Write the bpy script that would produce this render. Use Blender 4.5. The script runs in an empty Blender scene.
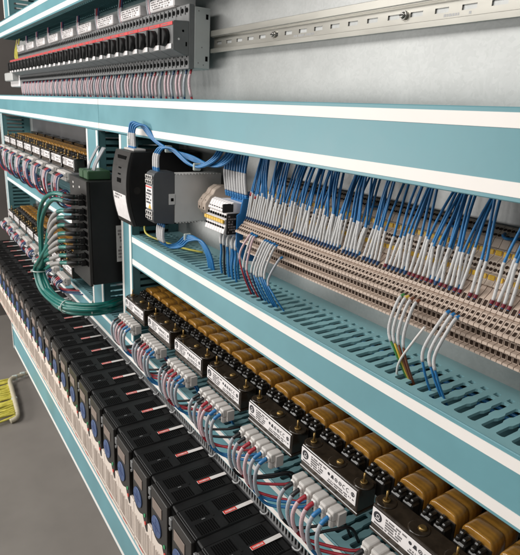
import bpy, bmesh, math, random
from mathutils import Vector, Matrix
random.seed(7)
scene = bpy.context.scene
COL = scene.collection
LIFT = 1.70            # everything below is written with the lens height as z = 0; the floor is 1.70 m under it

# ------------------------------------------------------------------ materials
MATS = {}
def mat(name, col, rough=.5, metal=0., var=.08, scale=30., bump=0., bscale=None, stretch=(1,1,1), coat=0., col2=None, rvar=.08, spec=.5):
    m = bpy.data.materials.new(name); m.use_nodes = True
    nt = m.node_tree; N = nt.nodes; L = nt.links
    b = N['Principled BSDF']
    tc = N.new('ShaderNodeTexCoord'); mp = N.new('ShaderNodeMapping'); mp.inputs['Scale'].default_value = stretch
    info = N.new('ShaderNodeObjectInfo')
    add = N.new('ShaderNodeVectorMath'); add.operation = 'ADD'
    L.new(tc.outputs['Object'], add.inputs[0]); L.new(info.outputs['Random'], add.inputs[1])
    L.new(add.outputs[0], mp.inputs[0])
    nz = N.new('ShaderNodeTexNoise'); nz.inputs['Scale'].default_value = scale; nz.inputs['Detail'].default_value = 5; nz.inputs['Roughness'].default_value = .6
    L.new(mp.outputs[0], nz.inputs['Vector'])
    rp = N.new('ShaderNodeValToRGB')
    c2 = col2 if col2 else tuple(min(1, c*(1+var)) for c in col)
    c1 = tuple(c*(1-var) for c in col)
    rp.color_ramp.elements[0].position = .3; rp.color_ramp.elements[1].position = .7
    rp.color_ramp.elements[0].color = (*c1, 1); rp.color_ramp.elements[1].color = (*c2, 1)
    L.new(nz.outputs['Fac'], rp.inputs[0]); L.new(rp.outputs[0], b.inputs['Base Color'])
    mr = N.new('ShaderNodeMapRange'); mr.inputs[3].default_value = max(.03, rough-rvar); mr.inputs[4].default_value = min(1, rough+rvar)
    L.new(nz.outputs['Fac'], mr.inputs[0]); L.new(mr.outputs[0], b.inputs['Roughness'])
    b.inputs['Metallic'].default_value = metal
    b.inputs['Specular IOR Level'].default_value = spec
    if coat: b.inputs['Coat Weight'].default_value = coat; b.inputs['Coat Roughness'].default_value = .15
    if bump:
        n2 = N.new('ShaderNodeTexNoise'); n2.inputs['Scale'].default_value = bscale or scale*4; n2.inputs['Detail'].default_value = 3
        L.new(mp.outputs[0], n2.inputs['Vector'])
        bp = N.new('ShaderNodeBump'); bp.inputs['Strength'].default_value = bump; bp.inputs['Distance'].default_value = .002
        L.new(n2.outputs['Fac'], bp.inputs['Height']); L.new(bp.outputs[0], b.inputs['Normal'])
    MATS[name] = m
    return m
M = MATS
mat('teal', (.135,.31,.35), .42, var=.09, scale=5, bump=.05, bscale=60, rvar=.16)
mat('teal_tray_lit', (.25,.47,.505), .42, var=.10, scale=9, rvar=.14)  # duct teal lightened, light on the slotted tops put into the colour
mat('teal_in_shade', (.06,.14,.155), .5, var=.12, scale=20)  # duct teal darkened, shade inside the troughs put into the colour
mat('teal_shaded', (.085,.20,.215), .5, var=.12, scale=12)  # shaded copy of the duct teal for undersides, side walls and backs
mat('film', (.86,.815,.77), .5, var=.03, scale=9)
mat('zinc', (.40,.405,.395), .42, metal=.45, var=.09, scale=3, col2=(.47,.475,.465), rvar=.10)
def spangle(name, amount):
    nt = M[name].node_tree; N = nt.nodes; L = nt.links; b = N['Principled BSDF']
    src = b.inputs['Base Color'].links[0].from_socket
    tc = N.new('ShaderNodeTexCoord'); v = N.new('ShaderNodeTexVoronoi'); v.inputs['Scale'].default_value = 210
    w_ = N.new('ShaderNodeTexNoise'); w_.inputs['Scale'].default_value = 30; L.new(tc.outputs['Object'], w_.inputs['Vector'])
    mxv = N.new('ShaderNodeMixRGB'); mxv.inputs[0].default_value = .03; L.new(tc.outputs['Object'], mxv.inputs[1]); L.new(w_.outputs['Color'], mxv.inputs[2])
    L.new(mxv.outputs[0], v.inputs['Vector'])
    sep = N.new('ShaderNodeSeparateColor'); L.new(v.outputs['Color'], sep.inputs[0])
    mr = N.new('ShaderNodeMapRange'); mr.inputs[3].default_value = 1-amount; mr.inputs[4].default_value = 1+amount; L.new(sep.outputs[0], mr.inputs[0])
    mx = N.new('ShaderNodeVectorMath'); mx.operation = 'SCALE'; L.new(src, mx.inputs[0]); L.new(mr.outputs[0], mx.inputs['Scale'])
    L.new(mx.outputs[0], b.inputs['Base Color'])
spangle('zinc', .045)
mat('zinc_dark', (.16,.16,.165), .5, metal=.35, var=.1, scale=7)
mat('rail', (.40,.385,.345), .32, metal=.7, var=.08, scale=20, stretch=(.2,1,1))
mat('steel', (.55,.53,.5), .25, metal=1., var=.15, scale=80)
mat('slotsteel', (.30,.30,.30), .45, metal=.4, var=.15, scale=40)
mat('black', (.0088,.0085,.0085), .50, var=.3, scale=25, bump=.10, bscale=700, spec=.32, rvar=.14)
mat('fascia', (.021,.0185,.0165), .42, var=.12, scale=40, bump=.06, bscale=500)
mat('hole', (.004,.004,.004), .9, var=.1, spec=.05)
mat('term_hole', (.040,.025,.018), .8, spec=.1)
mat('keypad', (.06,.10,.22), .45, var=.12, scale=90)
mat('keyline', (.03,.05,.16), .5)
mat('green_key', (.05,.35,.14), .4)
mat('red_key', (.65,.07,.05), .4)
mat('peach', (.24,.185,.155), .5, var=.06)
mat('cover', (.76,.66,.58), .5, var=.05, scale=15)
mat('slit', (.45,.38,.33), .6)
mat('sticker', (.80,.75,.72), .45, var=.05, scale=60)
mat('sticker_red', (.70,.05,.035), .45)
mat('ink', (.03,.03,.035), .6)
mat('ink_mid', (.15,.14,.14), .6)
mat('ink_soft', (.22,.20,.20), .6)
mat('label', (.80,.76,.75), .42, var=.05, scale=70)
mat('yoke', (.030,.021,.014), .22, var=.35, scale=60, coat=.5, bump=.10, bscale=90)
mat('lug', (.018,.016,.014), .3, var=.3, scale=60)
mat('coil', (.30,.138,.020), .24, var=.22, scale=22, stretch=(1,.5,1), coat=.6, bump=.10, bscale=60, col2=(.41,.205,.038))
def tape_bands(name):
    nt = M[name].node_tree; N = nt.nodes; L = nt.links; b = N['Principled BSDF']
    src = b.inputs['Base Color'].links[0].from_socket
    tc = N.new('ShaderNodeTexCoord'); wv = N.new('ShaderNodeTexWave'); wv.bands_direction = 'Y'
    wv.inputs['Scale'].default_value = 34; wv.inputs['Distortion'].default_value = 2.2; wv.inputs['Detail'].default_value = 2; wv.inputs['Detail Scale'].default_value = 2.5
    L.new(tc.outputs['Object'], wv.inputs['Vector'])
    mr = N.new('ShaderNodeMapRange'); mr.inputs[3].default_value = .86; mr.inputs[4].default_value = 1.06; L.new(wv.outputs['Fac'], mr.inputs[0])
    mx = N.new('ShaderNodeVectorMath'); mx.operation = 'SCALE'; L.new(src, mx.inputs[0]); L.new(mr.outputs[0], mx.inputs['Scale']); L.new(mx.outputs[0], b.inputs['Base Color'])
    bp = N.new('ShaderNodeBump'); bp.inputs['Strength'].default_value = .10; bp.inputs['Distance'].default_value = .0008
    L.new(wv.outputs['Fac'], bp.inputs['Height']); L.new(bp.outputs[0], b.inputs['Normal'])
tape_bands('coil')
mat('brass', (.34,.22,.08), .38, metal=.8, var=.2, scale=90)
mat('strip', (.56,.53,.50), .42, var=.06, scale=60)
mat('beige', (.51,.40,.325), .48, var=.08, scale=50)
mat('beige_lifted', (.70,.57,.47), .48, var=.06, scale=50)  # beige lightened to make up for the pair's shadow side
mat('beige_rear', (.50,.405,.33), .5, var=.08, scale=50)
mat('yellow', (.72,.45,.05), .4, var=.12, scale=60)
mat('w_blue', (.022,.17,.40), .38, var=.18, scale=60)
mat('w_navy', (.010,.042,.12), .42, var=.2, scale=60)
mat('w_red', (.36,.022,.035), .38, var=.18, scale=60)
mat('w_black', (.016,.016,.018), .4)
mat('w_grey', (.42,.43,.45), .45)
mat('w_green', (.05,.22,.06), .4)
mat('w_yellow', (.60,.42,.06), .4)
mat('w_brown', (.17,.06,.03), .4)
mat('w_white', (.70,.67,.64), .4)
mat('w_pink', (.62,.45,.45), .45, var=.08)
mat('ferrule_red', (.16,.012,.025), .4)
mat('cable_green', (.004,.135,.11), .35, var=.15, scale=50)
mat('boot', (.27,.26,.25), .5)
mat('tie', (.55,.62,.58), .4)
mat('grey_light', (.68,.665,.64), .45, var=.04, scale=25)
mat('grey_dark', (.075,.078,.083), .42, var=.1, scale=40)
mat('grey_body', (.17,.17,.17), .45, var=.1, scale=40)
mat('breaker_side', (.50,.50,.485), .45, var=.04)
mat('red_band', (.60,.07,.07), .42)
mat('blue_block', (.022,.17,.43), .4, var=.08, scale=40)
mat('plug_green', (.032,.085,.036), .4)
mat('wall', (.10,.088,.08), .7, var=.15, scale=2)
mat('yg', (.55,.52,.05), .45, var=.35, scale=35, stretch=(1,1,1), col2=(.78,.68,.13))
mat('wrap', (.50,.45,.33), .5, var=.12, scale=70)
# white sleeve with printed marks, running round the wire
def sleeve_mat(name, base, ink, dens):
    m = mat(name, base, .48, var=.05, scale=60)
    nt = m.node_tree; N = nt.nodes; L = nt.links; b = N['Principled BSDF']
    src = b.inputs['Base Color'].links[0].from_socket
    tc = N.new('ShaderNodeTexCoord'); mp = N.new('ShaderNodeMapping'); mp.inputs['Scale'].default_value = (700,700,330)
    v = N.new('ShaderNodeTexNoise'); v.inputs['Scale'].default_value = 1.; v.inputs['Detail'].default_value = 1
    L.new(tc.outputs['Object'], mp.inputs[0]); L.new(mp.outputs[0], v.inputs['Vector'])
    gt = N.new('ShaderNodeMath'); gt.operation = 'GREATER_THAN'; gt.inputs[1].default_value = dens; L.new(v.outputs['Fac'], gt.inputs[0])
    mx = N.new('ShaderNodeMixRGB'); mx.inputs[2].default_value = (*ink,1)
    L.new(gt.outputs[0], mx.inputs[0]); L.new(src, mx.inputs[1]); L.new(mx.outputs[0], b.inputs['Base Color'])
sleeve_mat('sleeve', (.55,.545,.54), (.30,.30,.31), .68)
sleeve_mat('sleeve_grey', (.38,.395,.425), (.2,.2,.21), .66)  # grey and pink sleeves have their own tint, darkened further for shade
sleeve_mat('sleeve_pink', (.60,.43,.45), (.32,.22,.24), .66)
# concrete floor, worn
def floor_mat():
    m = mat('concrete', (.215,.195,.175), .38, var=.16, scale=1.6, bump=.05, bscale=60, rvar=.12)
    return m
floor_mat()

# ------------------------------------------------------------------ mesh builder
def sample(pts, seg=6):
    P = [Vector(p) for p in pts]
    if len(P) < 3:
        return [P[0].lerp(P[1], i/2) for i in range(3)]
    Q = [P[0]*2-P[1]] + P + [P[-1]*2-P[-2]]
    out = []
    for i in range(1, len(Q)-2):
        a,b,c,d = Q[i-1],Q[i],Q[i+1],Q[i+2]
        for k in range(seg):
            t = k/seg
            out.append(.5*((2*b)+(c-a)*t+(2*a-5*b+4*c-d)*t*t+(3*b-a-3*c+d)*t**3))
    out.append(P[-1]); return out
def span(path, t0, t1):
    n = len(path)-1
    def at(t):
        f = max(0,min(1,t))*n; i = min(int(f), n-1); return path[i].lerp(path[i+1], f-i)
    mid = [path[i] for i in range(n+1) if t0*n+1e-6 < i < t1*n-1e-6]
    return [at(t0)] + mid + [at(t1)]
class MB:
    def __init__(s): s.bm = bmesh.new(); s.mats = []; s.cur = 0
    def use(s, m):
        if m not in s.mats: s.mats.append(m)
        s.cur = s.mats.index(m); return s
    def face(s, co):
        f = s.bm.faces.new([s.bm.verts.new(c) for c in co]); f.material_index = s.cur; return f
    def box(s, x0,x1,y0,y1,z0,z1, bev=0., seg=1):
        before = set(s.bm.faces) if bev else None
        v = [s.bm.verts.new((x,y,z)) for x in (x0,x1) for y in (y0,y1) for z in (z0,z1)]
        fs = []
        for q in ((0,1,3,2),(4,6,7,5),(0,4,5,1),(2,3,7,6),(0,2,6,4),(1,5,7,3)):
            f = s.bm.faces.new([v[i] for i in q]); f.material_index = s.cur; fs.append(f)
        if bev:
            es = list({e for f in fs for e in f.edges})
            bmesh.ops.bevel(s.bm, geom=es, offset=bev, segments=seg, affect='EDGES', profile=.5, material=s.cur)
        return s
    def prism(s, poly, axis, a0, a1, bev=0., seg=1):
        def P(u,v,a): return {'x':(a,u,v),'y':(u,a,v),'z':(u,v,a)}[axis]
        A = [s.bm.verts.new(P(u,v,a0)) for u,v in poly]; B = [s.bm.verts.new(P(u,v,a1)) for u,v in poly]
        n = len(poly); fs = [s.bm.faces.new(A[::-1]), s.bm.faces.new(B)]
        for i in range(n): fs.append(s.bm.faces.new([A[i],A[(i+1)%n],B[(i+1)%n],B[i]]))
        for f in fs: f.material_index = s.cur
        bmesh.ops.recalc_face_normals(s.bm, faces=fs)
        if bev:
            es = list({e for f in fs for e in f.edges})
            bmesh.ops.bevel(s.bm, geom=es, offset=bev, segments=seg, affect='EDGES', profile=.5, material=s.cur)
        return s
    def tube(s, path, r, n=7, cap=True, r1=None):
        P = [Vector(p) for p in path]; rings = []; up = None
        for i,p in enumerate(P):
            t = (P[min(i+1,len(P)-1)]-P[max(i-1,0)])
            if t.length < 1e-9: t = Vector((0,0,1))
            t.normalize()
            if up is None: up = t.orthogonal().normalized()
            else:
                up = up - t*up.dot(t)
                up = up.normalized() if up.length > 1e-6 else t.orthogonal().normalized()
            w = t.cross(up); rr = r if r1 is None else r+(r1-r)*i/(len(P)-1)
            rings.append([s.bm.verts.new(p+(up*math.cos(a)+w*math.sin(a))*rr) for a in [2*math.pi*k/n for k in range(n)]])
        for A,B in zip(rings, rings[1:]):
            for k in range(n):
                f = s.bm.faces.new([A[k],A[(k+1)%n],B[(k+1)%n],B[k]]); f.material_index = s.cur; f.smooth = True
        if cap:
            for R_,rev in ((rings[0],True),(rings[-1],False)):
                f = s.bm.faces.new(R_[::-1] if rev else R_); f.material_index = s.cur
        return s
    def cyl(s, p0, p1, r, n=16, r1=None): return s.tube([p0,p1], r, n, True, r1)
    def build(s, name, m, parent=None, org=(0,0,0)):
        me = bpy.data.meshes.new(name)
        if org != (0,0,0): bmesh.ops.translate(s.bm, verts=s.bm.verts, vec=-Vector(org))
        s.bm.to_mesh(me); s.bm.free()
        ml = s.mats if s.mats else [m]
        for q in ml: me.materials.append(M[q])
        o = bpy.data.objects.new(name, me); COL.objects.link(o); o.parent = parent
        if parent is None: o.location = org
        return o
def tag(o, label=None, cat=None, group=None, kind=None):
    if label: o['label'] = label
    if cat: o['category'] = cat
    if group: o['group'] = group
    if kind: o['kind'] = kind
    return o
def thing(name, loc, label, cat, group=None):
    o = bpy.data.objects.new(name, None); COL.objects.link(o); o.location = loc; o.empty_display_size = .02
    return tag(o, label, cat, group)
def copy_tree(o, parent=None):
    c = o.copy(); COL.objects.link(c); c.parent = parent
    for ch in list(o.children): copy_tree(ch, c)
    return c
def nth(n): return f"{n}{'th' if 10<=n%100<=20 else {1:'st',2:'nd',3:'rd'}.get(n%10,'th')}"
def ordn(i): return ['first','second','third','fourth','fifth','sixth','seventh','eighth','ninth','tenth','eleventh','twelfth','thirteenth','fourteenth','fifteenth','sixteenth','seventeenth','eighteenth','nineteenth','twentieth','twenty-first','twenty-second','twenty-third','twenty-fourth','twenty-fifth','twenty-sixth','twenty-seventh','twenty-eighth','twenty-ninth','thirtieth'][i]
def printing(mb, axis, a, u0,u1, v0,v1, rows, rnd, fill=.8, gap=.35, cell=None):
    """rows of small dashes, too small to read"""
    h = (v1-v0)/rows
    cell = cell or h*.55
    def P(u,v): return {'y':(u,a,v),'x':(a,u,v),'z':(u,v,a)}[axis]
    for r in range(rows):
        v = v1-h*(r+1)
        u = u0
        end = u0+(u1-u0)*rnd.uniform(.6,1.) if r else u1
        while u < end:
            w = cell*rnd.uniform(.5,1.6)
            if rnd.random() < fill:
                q = [P(u,v+h*gap*.5),P(min(u+w,end),v+h*gap*.5),P(min(u+w,end),v+h*(1-gap*.5)),P(u,v+h*(1-gap*.5))]
                mb.face(q)
            u += w+cell*.35
def disc(mb, axis, a, u, v, r, n=20, inner=None):
    def P(x,y): return {'y':(x,a,y),'x':(a,x,y),'z':(x,y,a)}[axis]
    c = [(math.cos(2*math.pi*k/n), math.sin(2*math.pi*k/n)) for k in range(n)]
    if inner is None: mb.face([P(u+r*p,v+r*q) for p,q in c])
    else:
        for k in range(n):
            p,q = c[k]; p2,q2 = c[(k+1)%n]
            mb.face([P(u+r*p,v+r*q),P(u+r*p2,v+r*q2),P(u+inner*p2,v+inner*q2),P(u+inner*p,v+inner*q)])

DF, PL = .588, .748       # front of the wiring ducts, mounting plate
XR = .02                  # where the panel stops on the near side

# ------------------------------------------------------------------ setting
o = MB().box(-9,3,-4,4,-1.75,-1.70).build('floor','concrete'); tag(o, kind='structure')
o = MB().box(-4.62,-4.55,-2.5,2.5,-1.70,1.1).build('wall','wall'); tag(o, kind='structure')

# mounting plates
o = MB().box(-3.86,XR,PL,PL+.004,-1.20,.80).build('mounting_plate','zinc'); tag(o,'large galvanised steel mounting plate behind the terminals and din rail','mounting plate')
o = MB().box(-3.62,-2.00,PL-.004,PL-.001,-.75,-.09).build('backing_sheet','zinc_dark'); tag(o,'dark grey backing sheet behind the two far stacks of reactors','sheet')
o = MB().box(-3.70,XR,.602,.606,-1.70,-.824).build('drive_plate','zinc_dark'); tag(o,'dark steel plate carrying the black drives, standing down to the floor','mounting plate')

# ------------------------------------------------------------------ wiring ducts
def slot_top(mb, x0, x1, z, y0, y1, pitch, t=.005, thick=True):
    """upper side of a duct: fingers with keyhole slots and a row of small holes by the plate"""
    n = int((x1-x0)/pitch); D = y1-y0
    prof = [(0.0,0),(.115,0),(.1155,.16),(.13,.28),(.32,.28),(.36,.17),(.45,.15),(.49,.27),(.650,.27),(.664,.16),(.665,0),(.70,0),(.705,.20),(.77,.20),(.775,0),(1.0,0)]
    S = {}
    def V(x,y,zz):
        k = (round(x,6),round(y,6),round(zz,6))
        if k not in S: S[k] = mb.bm.verts.new(k)
        return S[k]
    def F(a):
        try:
            f = mb.bm.faces.new(a); f.material_index = mb.cur
        except ValueError: pass
    for i in range(n):
        a = x0+i*pitch; b = a+pitch; c = (a+b)/2
        sk = pitch*.10
        for (p,w),(q,w2) in zip(prof, prof[1:]):
            ya,yb = y0+p*D, y0+q*D
            L0,L1 = c-w*pitch, c-w2*pitch; R0,R1 = c+w*pitch, c+w2*pitch
            if w == 0 and w2 == 0:
                F([V(a,ya,z),V(b,ya,z),V(b,yb,z),V(a,yb,z)])
            else:
                F([V(a,ya,z),V(L0,ya,z),V(L1,yb,z),V(a,yb,z)])
                F([V(R0,ya,z),V(b,ya,z),V(b,yb,z),V(R1,yb,z)])
                # slot walls
                F([V(L0,ya,z),V(L1,yb,z),V(L1,yb,z-t),V(L0,ya,z-t)][::-1])
                F([V(R0,ya,z),V(R1,yb,z),V(R1,yb,z-t),V(R0,ya,z-t)])
    xe = x0+n*pitch
    if xe < x1: F([V(xe,y0,z),V(x1,y0,z),V(x1,y1,z),V(xe,y1,z)])
def hduct(x0, x1, zb, zt, yf, yr, label, lip=.006, stripe=.017, slots=True, joints=(), pitch=.022, under=True):
    r = thing('wiring_duct', ((x0+x1)/2, yr, zb), label, 'cable duct')
    org = tuple(r.location)
    mb = MB(); mb.use('teal_tray_lit'); fy = yf+.004
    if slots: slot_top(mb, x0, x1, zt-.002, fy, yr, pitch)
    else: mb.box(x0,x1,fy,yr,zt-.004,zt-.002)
    mb.use('teal_shaded')
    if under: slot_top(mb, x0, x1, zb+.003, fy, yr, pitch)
    mb.use('teal_in_shade').box(x0+.003,x1-.003,fy+.001,yr-.004,zt-.034,zt-.032)  # inner sheet standing in for the shade seen through the slots
    mb.use('teal_shaded').box(x0,x1,yr-.003,yr-.001,zb+.004,zt-.006)
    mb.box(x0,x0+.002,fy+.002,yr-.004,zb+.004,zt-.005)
    mb.build('trough','teal',r,org)
    xs = [x0]+list(joints)+[x1]
    for a,b in zip(xs,xs[1:]):
        g = .0012
        c = MB().use('teal').box(a+g,b-g,yf,fy-.0003,zb,zt,.0012).build('cover','teal',r,org)
        for za,zc in ((zt-lip-stripe,zt-lip),(zb+lip,zb+lip+stripe)):
            MB().box(a+g+.0005,b-g-.0005,yf-.0008,yf-.0001,za,zc).build('film_strip','film',c,org)
    return r
def vduct(x0, x1, zb, zt, yf, yr, label, stripe=.016):
    r = thing('wiring_duct', ((x0+x1)/2, yr, zb), label, 'cable duct'); org = tuple(r.location)
    fy = yf+.004
    MB().use('teal').box(x0,x1,yf,fy,zb,zt,.001).build('cover','teal',r,org)
    for a,b in ((x0+.004,x0+.004+stripe),(x1-.004-stripe,x1-.004)):
        MB().box(a,b,yf-.0008,yf-.0001,zb+.001,zt-.001).build('film_strip','film',r,org)
    mb = MB().use('teal_shaded'); n = int((zt-zb)/.022)
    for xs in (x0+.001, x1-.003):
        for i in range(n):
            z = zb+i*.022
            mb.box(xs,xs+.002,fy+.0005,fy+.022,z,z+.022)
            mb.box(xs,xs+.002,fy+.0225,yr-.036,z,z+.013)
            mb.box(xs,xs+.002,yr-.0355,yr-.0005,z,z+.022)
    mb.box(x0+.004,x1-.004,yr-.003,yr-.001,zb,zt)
    mb.build('trough','teal_shaded',r,org)
    return r
hduct(-3.78, XR, -.085, .020, DF, PL, 'long teal wiring duct with white stripes just under the breakers', joints=(-1.845,))
hduct(-3.56, XR, .322, .402, DF, PL, 'teal wiring duct running across the top above the breakers', slots=False)
hduct(-1.562, XR, -.4825, -.383, DF, PL, 'teal duct with open slots on top, below the terminal rows')
hduct(-3.70, -1.998, -.490, -.398, DF, PL, 'short teal duct between the two far stacks of reactors')
hduct(-3.79, XR, -.829, -.750, DF, PL, 'long teal duct just above the black drives', lip=.004, stripe=.013)
hduct(-2.90, XR, -1.282, -1.142, .423, .598, 'lowest teal duct running under the beige drive covers', lip=.006, stripe=.014, pitch=.020)
vduct(-3.785, -3.712, -1.02, -.0865, DF, PL, 'upright teal duct at the far end of the panel')
vduct(-1.995, -1.860, -.7485, -.0865, DF, PL, 'upright teal duct left of the black network switch')
vduct(-1.656, -1.564, -.7485, -.0865, DF, PL, 'upright teal duct between the network switch and power supply')
vduct(-3.36, -3.22, .4035, .74, DF, PL, 'upright teal duct above the top left corner duct')
o = MB().use('teal').box(-2.915,-2.9015,.421,.598,-1.285,-1.02,.001).use('film').box(-2.914,-2.905,.4195,.4205,-1.28,-1.03).build('duct_end','teal'); tag(o,'teal end piece closing the lowest duct at its far end','duct end')

# ------------------------------------------------------------------ slotted steel strip above the drives
mb = MB().use('slotsteel'); x = -3.68
while x < XR:
    mb.box(x,x+.0045,.5935,.596,-.853,-.832); x += .011
mb.box(-3.68,XR,.5930,.5965,-.8325,-.8305); mb.box(-3.68,XR,.5930,.5965,-.8575,-.853)
mb.use('hole').box(-3.68,XR,.5985,.6005,-.858,-.831)
o = mb.build('slotted_strip','slotsteel'); tag(o,'slotted grey steel strip between teal duct and black drives','strip')

# ------------------------------------------------------------------ din rail
r = thing('din_rail', (-.66,PL,.167), 'bare perforated steel mounting rail on the bright plate, right of the breakers', 'rail'); org = tuple(r.location)
mb = MB().use('rail')
x0,x1 = -1.336,XR
mb.box(x0,x1,.7265,.7285,.180,.194,.0006); mb.box(x0,x1,.7265,.7285,.140,.150,.0006)     # lips
mb.box(x0,x1,.729,.7395,.1785,.1800); mb.box(x0,x1,.729,.7395,.1500,.1515)
# web with oblong holes
x = x0; p = .05; zt,zb = .1785,.1515; h0,h1 = .1610,.1685
while x < x1-1e-6:
    e = min(x+p,x1); a = x+.012; b = min(x+.038,e)
    mb.box(x,a,.738,.740,zb,zt); mb.box(b,e,.738,.740,zb,zt)
    mb.box(a,b,.738,.740,h1,zt); mb.box(a,b,.738,.740,zb,h0)
    x += p
mb.use('zinc').box(x0,x1,.7405,.7415,zb-.001,zt+.001)
mb.build('channel','rail',r,org)
for sx in (-1.062,-.686,-.31):
    mb = MB().use('steel'); mb.cyl((sx,.7395,.165),(sx,.733,.165),.0075,18); mb.cyl((sx,.733,.165),(sx,.7295,.165),.0058,14,.0035)
    mb.use('hole').box(sx-.004,sx+.004,.7285,.7294,.1643,.1657)
    mb.build('screw','steel',r,org)
rnd = random.Random(3)
mb = MB().use('slotsteel')
for sx in (-.99,-.62): printing(mb,'y',.7378,sx,sx+.07,.1535,.1595,1,rnd)
mb.build('embossed_mark','zinc_dark',r,org)

# ------------------------------------------------------------------ breakers
XB0, PB = -1.335, .0765
def breaker():
    r = thing('motor_breaker', (XB0-PB/2, .735, .097), '', 'circuit breaker', 'motor breakers in the long row'); org = tuple(r.location)
    a,b = XB0-PB+.0008, XB0-.0008
    mb = MB().use('breaker_side').box(a,b,.680,.7255,.099,.246,.002)
    mb.use('hole')
    for z in (.225,.125): mb.box(b-.0005,b+.0003,.712,.719,z-.006,z+.006)
    mb.use('ink_soft')
    for y,z in ((.69,.235),(.70,.15),(.69,.112),(.705,.108)): mb.box(b-.0005,b+.0003,y,y+.003,z,z+.003)
    mb.build('body','breaker_side',r,org)
    mb = MB().use('grey_body').box(a,b,.664,.6795,.097,.250,.0015)
    mb.use('hole')
    for i in range(3):
        x = a+PB*(i+.5)/3
        for z in (.236,.112):
            mb.cyl((x,.6639,z),(x,.6625,z),.0058,12)
            mb.use('grey_body'); mb.box(x-.009,x-.0082,.6615,.664,z-.01,z+.01); mb.use('hole')
        mb.cyl((x,.6639,.128),(x,.6632,.128),.003,8)
    mb.build('base_plate','grey_body',r,org)
    mb = MB().use('grey_body').prism([(.664,.128),(.650,.129),(.622,.139),(.620,.142),(.620,.203),(.623,.207),(.664,.210)],'x',a,b,.0012)
    mb.use('hole'); mb.cyl((b,.648,.185),(b+.0004,.648,.185),.003,10); mb.box(b,b+.0004,.655,.659,.15,.16)
    mb.use('label'); mb.cyl((b,.636,.165),(b+.0005,.636,.165),.0028,10)
    mb.build('front_unit','grey_body',r,org)
    MB().box(a+.0005,b-.0005,.6185,.6197,.1965,.2045).build('red_band','red_band',r,org)
    mb = MB().use('ink_soft'); printing(mb,'y',.6182,a+.01,a+.045,.1985,.2025,1,random.Random(1)); mb.build('band_print','label',r,org)
    c = (a+b)/2-.002; k = MB().use('black')
    k.cyl((c,.6195,.1695),(c,.604,.1695),.0220,26,.0205); k.box(c-.005,c+.005,.5985,.6042,.149,.190,.0018)
    k.build('rotary_knob','black',r,org)
    mb = MB().use('label').box(c+.002,b-.004,.6165,.6192,.1415,.1535,.0006); t = mb.build('name_tag','label',r,org)
    return r
br = breaker()
NB = 28
BR = [br]+[copy_tree(br) for _ in range(NB-1)]
for i,b in enumerate(BR):
    b.location.x = XB0-PB/2-i*PB
    b['label'] = ('grey motor breaker with black knob and bare side, at the right end of the row' if i==0 else
                  'grey motor breaker with black knob, at the far left end of the row' if i==NB-1 else
                  f'grey motor breaker with black knob, {ordn(i)} from the right end of the row')
    k = [c for c in b.children if c.name.startswith('rotary_knob')][0]
# boxes with print on top of the breakers and the wires rising from them
def topbox():
    r = thing('connector_block', (0,.70,.25), '', 'connector', 'printed connector blocks on top of the breakers'); org = (0,.70,.25)
    MB().use('label').box(-.078,.078,.655,.72,.2505,.280,.003).build('housing','label',r,org)
    mb = MB(); printing(mb,'y',.6546,-.07,.07,.2535,.277,4,random.Random(11)); mb.build('print','ink_soft',r,org)
    return r
tb = topbox(); TBX = [-1.485-.235*i for i in range(9)]
for i,x in enumerate(TBX):
    t = tb if i==0 else copy_tree(tb); t.location.x = x
    t['label'] = f'white printed connector block on the breakers, {ordn(i)} from the right'

def wire(name, label, pts, r, m, group, sleeves=(), ends=(), cat='wire', seg=6, n=7):
    path = sample(pts, seg)
    org = tuple(path[0])
    o = MB().use(m).tube(path, r, n).build(name, m, None, org); tag(o, label, {'reactor_lead':'reactor lead','breaker_lead':'breaker lead','terminal_wire':'terminal wire','earth_wire':'earth wire','jumper_wire':'jumper wire'}.get(name,cat), group)
    for t0,t1,sm,k in sleeves: MB().use(sm).tube(span(path,t0,t1), r*k, n+1).build('marker_sleeve', sm, o, org)
    for t0,t1,sm,k in ends: MB().use(sm).tube(span(path,t0,t1), r*k, n).build('ferrule', sm, o, org)
    return o
rnd = random.Random(5)
for i,x in enumerate([-1.60-.235*i for i in range(9)]):
    for j,mm in enumerate(('w_grey','w_red','w_navy')):
        xx = x-.012+.012*j
        wire('wire', f"{ {'w_grey':'grey','w_red':'red','w_navy':'dark blue'}[mm]} wire rising from the breakers, {ordn(i)} bunch from the right",
             [(xx,.675,.245),(xx,.668,.285),(xx+rnd.uniform(-.012,.012),.672,.345)], .0035, mm, 'wires rising between the printed connector blocks', [(.1,.6,'sleeve_grey' if j!=1 else 'sleeve_pink',1.35)])
# three sleeved wires under every breaker
for i in range(NB):
    for j,mm in enumerate(('w_red','w_navy','w_grey')):
        x = XB0-PB*i-PB*(j+.45)/3; e = x+rnd.uniform(-.004,.014)
        if i==0 and j==0: e = x+.022
        big = i < 12
        wire('breaker_lead', f"sleeved wire with {('red','dark blue','grey')[j]} end under the {ordn(i)} breaker from the right end",
             [(x,.678,.099),((x+e)/2+rnd.uniform(-.005,.005),.667,.062),(e,.672,.012)], .0031, mm, 'sleeved wires hanging under the breakers',
             [(.2,.84,('sleeve_pink','sleeve_grey','sleeve_pink')[j],1.25)], seg=4 if big else 2, n=6 if big else 5)
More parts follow.
